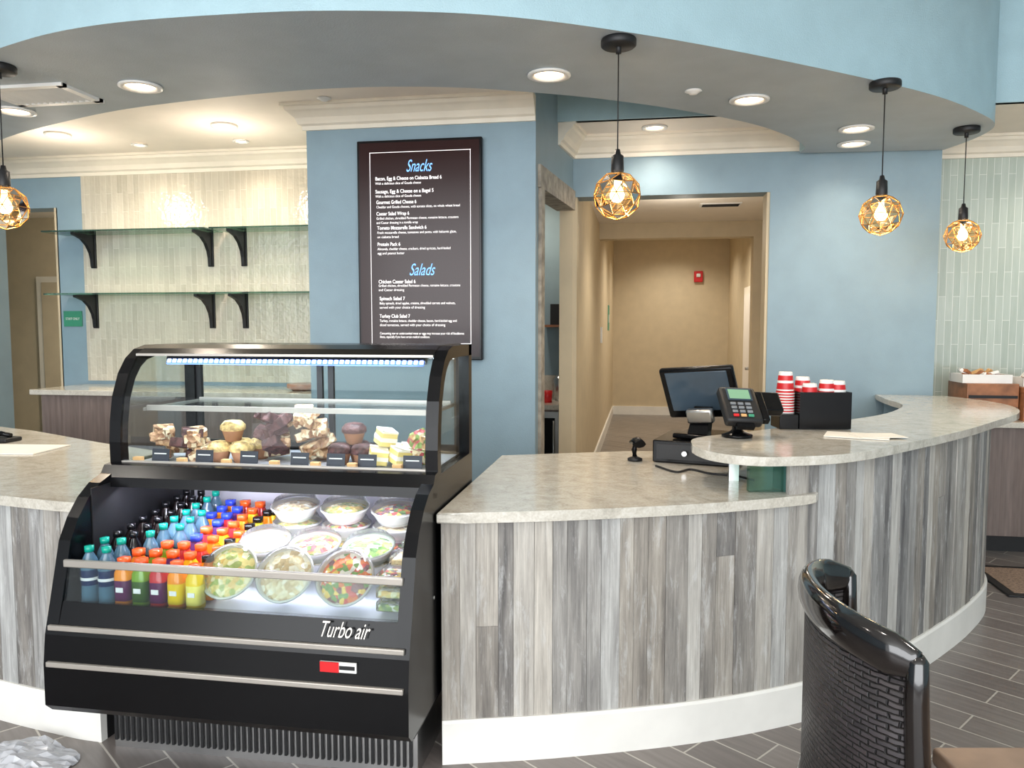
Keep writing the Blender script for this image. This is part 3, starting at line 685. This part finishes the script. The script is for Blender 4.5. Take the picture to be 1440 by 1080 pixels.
for k,(l,sname) in enumerate(((-1.375,'sal4'),(-1.18,'sal3'),(-.975,'sal1'))):
    R=Matrix.Rotation(math.radians(14),3,'X')
    bowl(b,(l,D0+.39,deckz(.38)+.025),I,'sal4'); bowl(b,(l+.01,D0+.40,deckz(.38)+.085),R,sname)
for k,(l,sname) in enumerate(((-1.34,'sal4'),(-1.135,'sal2'),(-.93,'sal3'))):
    for q in range(2): bowl(b,(l,D0+.61,deckz(.6)+.005+q*.07),I,sals[(k+q)%4])
    bowl(b,(l,D0+.60,deckz(.6)+.145),Matrix.Rotation(math.radians(6),3,'X'),sname)
b.done()
b=MB('clamshell_containers')
for q in range(3):
    s_=.20+q*.14
    for u in range(3):
        z=deckz(s_)+.012+u*.045
        b.box((-.805,D0+s_,z+.018),(.10,.12,.034),'plast',bev=.006); b.box((-.805,D0+s_,z+.012),(.085,.105,.02),sals[(q+u)%4])
b.done()
# ---------------------------------------------------------------- pastries
M['muf']=mat('muffin_top',(222,182,122),.7,var=.22,vscale=60,bump=.5,bscale=90)
M['choc']=mat('chocolate',(84,56,54),.5,var=.35,vscale=50,bump=.5,bscale=90)
M['cup']=mat('muffin_cup',(176,126,92),.7); M['cream']=mat('cream_icing',(246,240,220),.5,var=.02)
M['lemonbar']=mat('lemon_bar',(236,214,130),.5,var=.03); M['nut']=salad('nut_bar',[(206,170,130),(146,104,72),(232,214,180),(178,138,102)])
M['sand']=salad('sandwich',[(214,168,110),(186,80,80),(140,166,80),(238,222,184)])
b=MB('pastries')
ZD=1.032
def muffin(x,y,z,m,sc=1,R=None):
    b.lathe((x,y,z),[(0,0,'cup'),(.026*sc,0,'cup'),(.038*sc,.04*sc,m),(.045*sc,.045*sc,m),(.044*sc,.06*sc,m),(.03*sc,.075*sc,m),(0,.08*sc,m)],m,seg=24,R=R,wob=.025)
def chunk(x,y,z,m,sx=.075,sy=.06,sz=.035,t=.3):
    b.box((x,y,z),(sx,sy,sz),m,rot=(random.uniform(-t,t),random.uniform(-t,t),random.uniform(0,3)),bev=.004)
for x,m in ((-1.84,'nut'),(-1.74,'choc'),(-1.68,'nut')):
    for q in range(5): chunk(x+random.uniform(-.03,.03),D0+.53+random.uniform(-.04,.05),ZD+.025+q*.022,'nut' if q%2 else m)
for dx,dy,dz in ((-.045,0,0),(.045,0,0),(0,.08,0),(0,.02,.078),(.07,.1,.0)): muffin(-1.56+dx,D0+.51+dy,ZD+dz,'muf',1.05)
for q in range(9): chunk(-1.41+random.uniform(-.04,.04),D0+.57+random.uniform(-.05,.05),ZD+.03+q*.018,'choc' if q%3 else 'nut',.08,.07,.04,.5)
for q in range(10): chunk(-1.24+random.uniform(-.05,.05),D0+.56+random.uniform(-.05,.05),ZD+.025+q*.018,'nut',.085,.07,.035,.5)
for dx,dy,dz in ((-.045,0,0),(.045,0,0),(0,.08,0),(0,.03,.075)): muffin(-1.08+dx,D0+.53+dy,ZD+dz,'choc',1.05)
for x,y,z,r in ((-.965,.50,.04,.5),(-.885,.51,.04,.9),(-.93,.58,.04,.3),(-.945,.53,.105,.8),(-.87,.59,.04,.6)):
    E=(.25,.15,r)
    b.box((x,D0+y,ZD+z),(.065,.06,.052),'lemonbar',rot=E,bev=.003); b.box((x,D0+y,ZD+z),(.067,.062,.016),'cream',rot=E)
    b.box(tuple(Vector((x,D0+y,ZD+z))+Euler(E).to_matrix()@Vector((0,0,.029))),(.066,.061,.008),'cream',rot=E,bev=.002)
for q in range(8): chunk(-.80+random.uniform(-.015,.015),D0+.52+random.uniform(-.04,.05),ZD+.03+q*.012,'sand',.075,.06,.03,.6)
b.done()
b=MB('price_cards')
for l in (-1.88,-1.70,-1.52,-1.33,-1.17,-1.03,-.86):
    b.box((l,D0+.405,ZD+.015),(.035,.022,.028),'kraft',bev=.002)
for l in (-1.80,-1.62,-1.44,-1.24,-1.10,-.98,-.81):
    b.box((l,D0+.425,ZD+.034),(.07,.003,.048),'card',rot=(-.15,0,0)); b.box((l,D0+.4225,ZD+.040),(.05,.001,.004),'white',rot=(-.15,0,0)); b.box((l,D0+.4235,ZD+.030),(.04,.001,.004),'white',rot=(-.15,0,0))
b.done()
# ---------------------------------------------------------------- POS gear
M['scr']=mat('dark_screen',(62,76,88),.15); M['key']=mat('keypad_grey',(120,125,130),.5); M['scrg']=emit('terminal_screen',(110,150,120),.35)
x,y=W(.93,3.78)
b=MB('cash_drawer'); b.box((x,y,.965),(.40,.40,.105),'black',rot=(0,0,-.25),bev=.006); b.box((x,y-.0,.965),(.36,.405,.07),'blackm',rot=(0,0,-.25)); b.cyl((x-.1,y-.22,.965),(x-.1,y-.19,.965),.012,'steel'); b.done()
b=MB('pos_monitor')
b.T=Matrix.Translation((x,y-.02,1.0185))@Matrix.Rotation(-.45,4,'Z')
b.box((0,0,.013),(.22,.24,.024),'black',bev=.008); 
b.ext([(-.05,-.08,.02),(.05,-.08,.02),(.04,-.02,.15),(-.04,-.02,.15)],(0,.05,0),'black')
b.T=b.T@Matrix.Rotation(-.08,4,'Y')
b.box((0,.0,.22),(.37,.035,.27),'black',rot=(.42,0,0),bev=.012); b.box((0,-.0185,.225),(.31,.012,.21),'scr',rot=(.42,0,0),bev=.004)
b.box((0,.03,.2),(.2,.05,.15),'blackm',rot=(.42,0,0),bev=.012)
b.box((.02,-.07,.11),(.13,.04,.07),'steel',rot=(.3,0,0),bev=.01)
b.done()
b=MB('card_terminal')
b.T=Matrix.Translation((*W(.985,3.40),1.071))@Matrix.Rotation(.25,4,'Z')@Matrix.Scale(1.1,4)
b.lathe((0,0,0),[(0,0),(.06,0),(.06,.01),(.03,.02),(.02,.03),(.02,.10),(0,.10)],'black')
b.T=b.T@Matrix.Rotation(.05,4,'Y')
b.box((0,-.005,.12),(.15,.18,.045),'blackm',rot=(.75,0,0),bev=.014)
T0=b.T.copy(); b.T=T0@Matrix.Translation((0,-.005,.12))@Matrix.Rotation(.75,4,'X')
b.box((0,.045,.024),(.10,.06,.004),'scr'); b.box((0,.045,.0265),(.085,.048,.001),'scrg')
for i in range(3):
    for j in range(4): b.box((-.035+i*.03,-.005-j*.02,.025),(.022,.012,.006),'key' if j<3 else ['red','kraft','green'][i],bev=.002)
b.box((.09,.0,0),(.03,.15,.03),'black',bev=.006); b.box((0,-.1,.0),(.07,.02,.02),'black')
b.box((.13,.05,-.03),(.12,.10,.04),'black',bev=.008)
b.done()
b=MB('barcode_scanner'); sx,sy=W(.59,3.72); b.T=Matrix.Translation((sx,sy,.912))@Matrix.Rotation(.4,4,'Z')
b.lathe((0,0,0),[(0,0),(.035,0),(.035,.01),(.012,.02),(0,.02)],'blackm'); b.tube([(0,0,.01),(0,.01,.05),(0,.0,.09)],.014,'black'); b.tube([(0,.03,.085),(0,-.02,.10),(0,-.06,.085)],.02,'black',rs=[.015,.02,.024],sc=(1.3,.8)); b.done()
b=MB('power_cable'); b.tube(cr([Vector((*W(.66,3.55),.916)),Vector((*W(.72,3.40),.916)),Vector((*W(.80,3.46),.916)),Vector((*W(.86,3.36),.916)),Vector((*W(.95,3.3),.918)),Vector((*W(1.0,3.2),.918))],8),.005,'blackm'); b.done()
CT=Matrix.Translation((*W(1.47,3.72),1.071))@Matrix.Rotation(.14,4,'Z')
b=MB('cup_dispenser'); b.T=CT
for a in ((0,-.075,.24,.006),(0,.075,.24,.006),(-.117,0,.006,.15),(.117,0,.006,.15)): b.box((a[0],a[1],.09),(a[2],a[3],.17),'black')
b.box((0,0,.005),(.24,.15,.008),'black'); b.box((0,0,.085),(.006,.15,.16),'black')
b.box((-.165,.0,.035),(.09,.14,.07),'black',bev=.003)
b.done()
b=MB('paper_cups'); b.T=CT
def cups(x,y,z,n):
    for k in range(n):
        zz=z+k*.013
        b.lathe((x,y,zz),[(.043,0,'white'),(.0445,.003,'white'),(.043,.006,'red'),(.041,.016,'white'),(.036,.06,'white'),(.031,.10,'white')],'white',seg=20)
    zz=z+(n-1)*.013
    b.lathe((x,y,zz),[(.0405,.022,'red'),(.0375,.052,'white'),(.0362,.064,'red'),(.0335,.088,'white'),(.0322,.098,'white'),(.030,.105,'white'),(.0,.102,'white')],'red',seg=20)
cups(-.165,0,.071,8); cups(-.075,.025,.085,5); cups(-.06,-.03,.07,4); cups(.03,0,.085,4); cups(.083,.0,.08,4)
b.done()
b=MB('paper_sheets'); b.box((*W(1.52,3.42),1.0735),(.26,.18,.004),'paper',rot=(0,0,-.3)); b.box((*W(1.60,3.40),1.077),(.2,.14,.002),'paper',rot=(0,0,.2)); b.done()
b=MB('menu_sheet'); b.box((*W(-2.60,4.05),.914),(.42,.30,.006),'paper',rot=(0,0,.1)); b.done()
b=MB('telephone'); b.T=Matrix.Translation((*W(-2.86,4.35),.911)); b.box((0,0,.012),(.16,.12,.024),'blackm',bev=.008); b.tube([(-.06,0,.035),(0,0,.045),(.06,0,.035)],.014,'black'); b.done()
# ---------------------------------------------------------------- chair
M['lacq']=mat('black_lacquer',(16,11,10),.14,coat=.7)
b=MB('dining_chair')
arc2=cr(WL([(.79,1.80),(.71,1.77),(.65,1.68),(.622,1.56),(.628,1.45),(.66,1.37),(.705,1.32)]),6)
n=len(arc2)
top=[Vector((p.x,p.y,.962+.026*math.sin(math.pi*i/(n-1)))) for i,p in enumerate(arc2)]
rr=[.015+.008*min(1,3*math.sin(math.pi*i/(n-1))) for i in range(n)]
b.tube(top,.02,'lacq',seg=14,sc=(.95,1.8),rs=rr)
b.tube([Vector((p.x,p.y,.56)) for p in arc2],.016,'lacq',seg=10,sc=(.8,1.3))
b.sweep([tuple(p) for p in arc2],[(.006,.56),(.006,.96),(-.006,.96),(-.006,.56)],'woven',smooth=True)
for p in (arc2[0],arc2[-1]):
    b.tube([Vector((p.x,p.y,.982)),Vector((p.x,p.y,.97)),Vector((p.x,p.y,.9)),Vector((p.x+.01,p.y,.7)),Vector((p.x+.02,p.y,.45)),Vector((p.x-.0,p.y,.2)),Vector((p.x-.05,p.y,0))],.022,'lacq',seg=14,rs=[.010,.018,.021,.022,.023,.02,.016])
cx,cy=W(.97,1.555)
b.T=Matrix.Translation((cx,cy,0))@Matrix.Rotation(math.radians(9.5),4,'Z')
b.box((-.03,0,.455),(.44,.44,.05),'blackm',bev=.02,seg=3); b.box((-.03,0,.41),(.42,.42,.05),'lacq',bev=.005)
for yy in (-.19,.19): b.tube([(.16,yy,.42),(.165,yy,.2),(.17,yy,0)],.02,'lacq',rs=[.022,.019,.014])
b.T=Matrix(); b.done()
b=MB('dining_table')
b.T=Matrix.Translation((*W(1.29,.97),0))@Matrix.Rotation(math.radians(9.5),4,'Z')
b.box((0,0,.735),(.98,.94,.035),'table',bev=.008); b.box((0,0,.705),(.9,.86,.025),'lacq'); b.lathe((0,0,0),[(0,0),(.28,0),(.28,.015),(.06,.04),(.04,.06),(.04,.66),(.12,.69),(0,.69)],'lacq')
b.done()
b=MB('floor_mat'); mx,my=W(3.35,4.62); b.T=Matrix.Translation((mx,my,0)); b.box((0,0,.006),(.9,.6,.012),'blackm',bev=.003); b.box((0,0,.0125),(.80,.50,.004),mat('mat_pile',(150,126,108),.9,var=.2,vscale=80)); b.done()
b=MB('plastic_bag'); M['bag']=glass('bag_film',(245,246,250),refl=1.5,rough=.2,dens=.5,drgb=(236,238,244))
gx,gy=W(-1.78,2.70); N_=20; G=[]
for i in range(N_+1):
    row=[]
    for j in range(N_+1):
        u=i/N_-.5; v=j/N_-.5; rad=math.sqrt(u*u+v*v)*2
        edge=1+.25*noise.noise(Vector((math.atan2(v,u)*1.5,2,5)))
        k_=min(1,1.0/max(rad,1e-3)) if rad>1 else 1
        u*=k_*edge; v*=k_*edge
        hgt=max(0,.03*(1-rad*rad))+.04*abs(noise.noise(Vector((u*8,v*8,3))))
        row.append(b.v((gx+u*.46,gy+v*.26,max(.003,hgt))))
    G.append(row)
for i in range(N_):
    for j in range(N_): b.f([G[i][j],G[i+1][j],G[i+1][j+1],G[i][j+1]],'bag')
b.done()
# ---------------------------------------------------------------- lighting
w=bpy.data.worlds.new('daylight'); bpy.context.scene.world=w; w.use_nodes=True
bg=w.node_tree.nodes['Background']; bg.inputs['Color'].default_value=(.92,.96,1,1); bg.inputs['Strength'].default_value=1.5
area('window_daylight',(-.5,-4.2,2.1),9,3.0,460,(.96,.98,1),rot=(math.radians(90),0,0))
for (x,y) in ((-4,1.0),(-1,1.0),(2.0,1.0),(4.8,2.5)):
    downlight(x,y,3.75,r=.11,p=22,col3=(1,.93,.84))
cam=bpy.data.cameras.new('camera'); co=bpy.data.objects.new('camera',cam); bpy.context.scene.collection.objects.link(co)
cam.sensor_width=36; cam.lens=27.5; cam.clip_start=.05
co.location=(0,0,1.55); co.rotation_euler=(math.radians(90-4.16),0,math.radians(9.5))
bpy.context.scene.camera=co
bpy.context.scene.view_settings.view_transform='Standard'
bpy.context.scene.view_settings.exposure=0.12
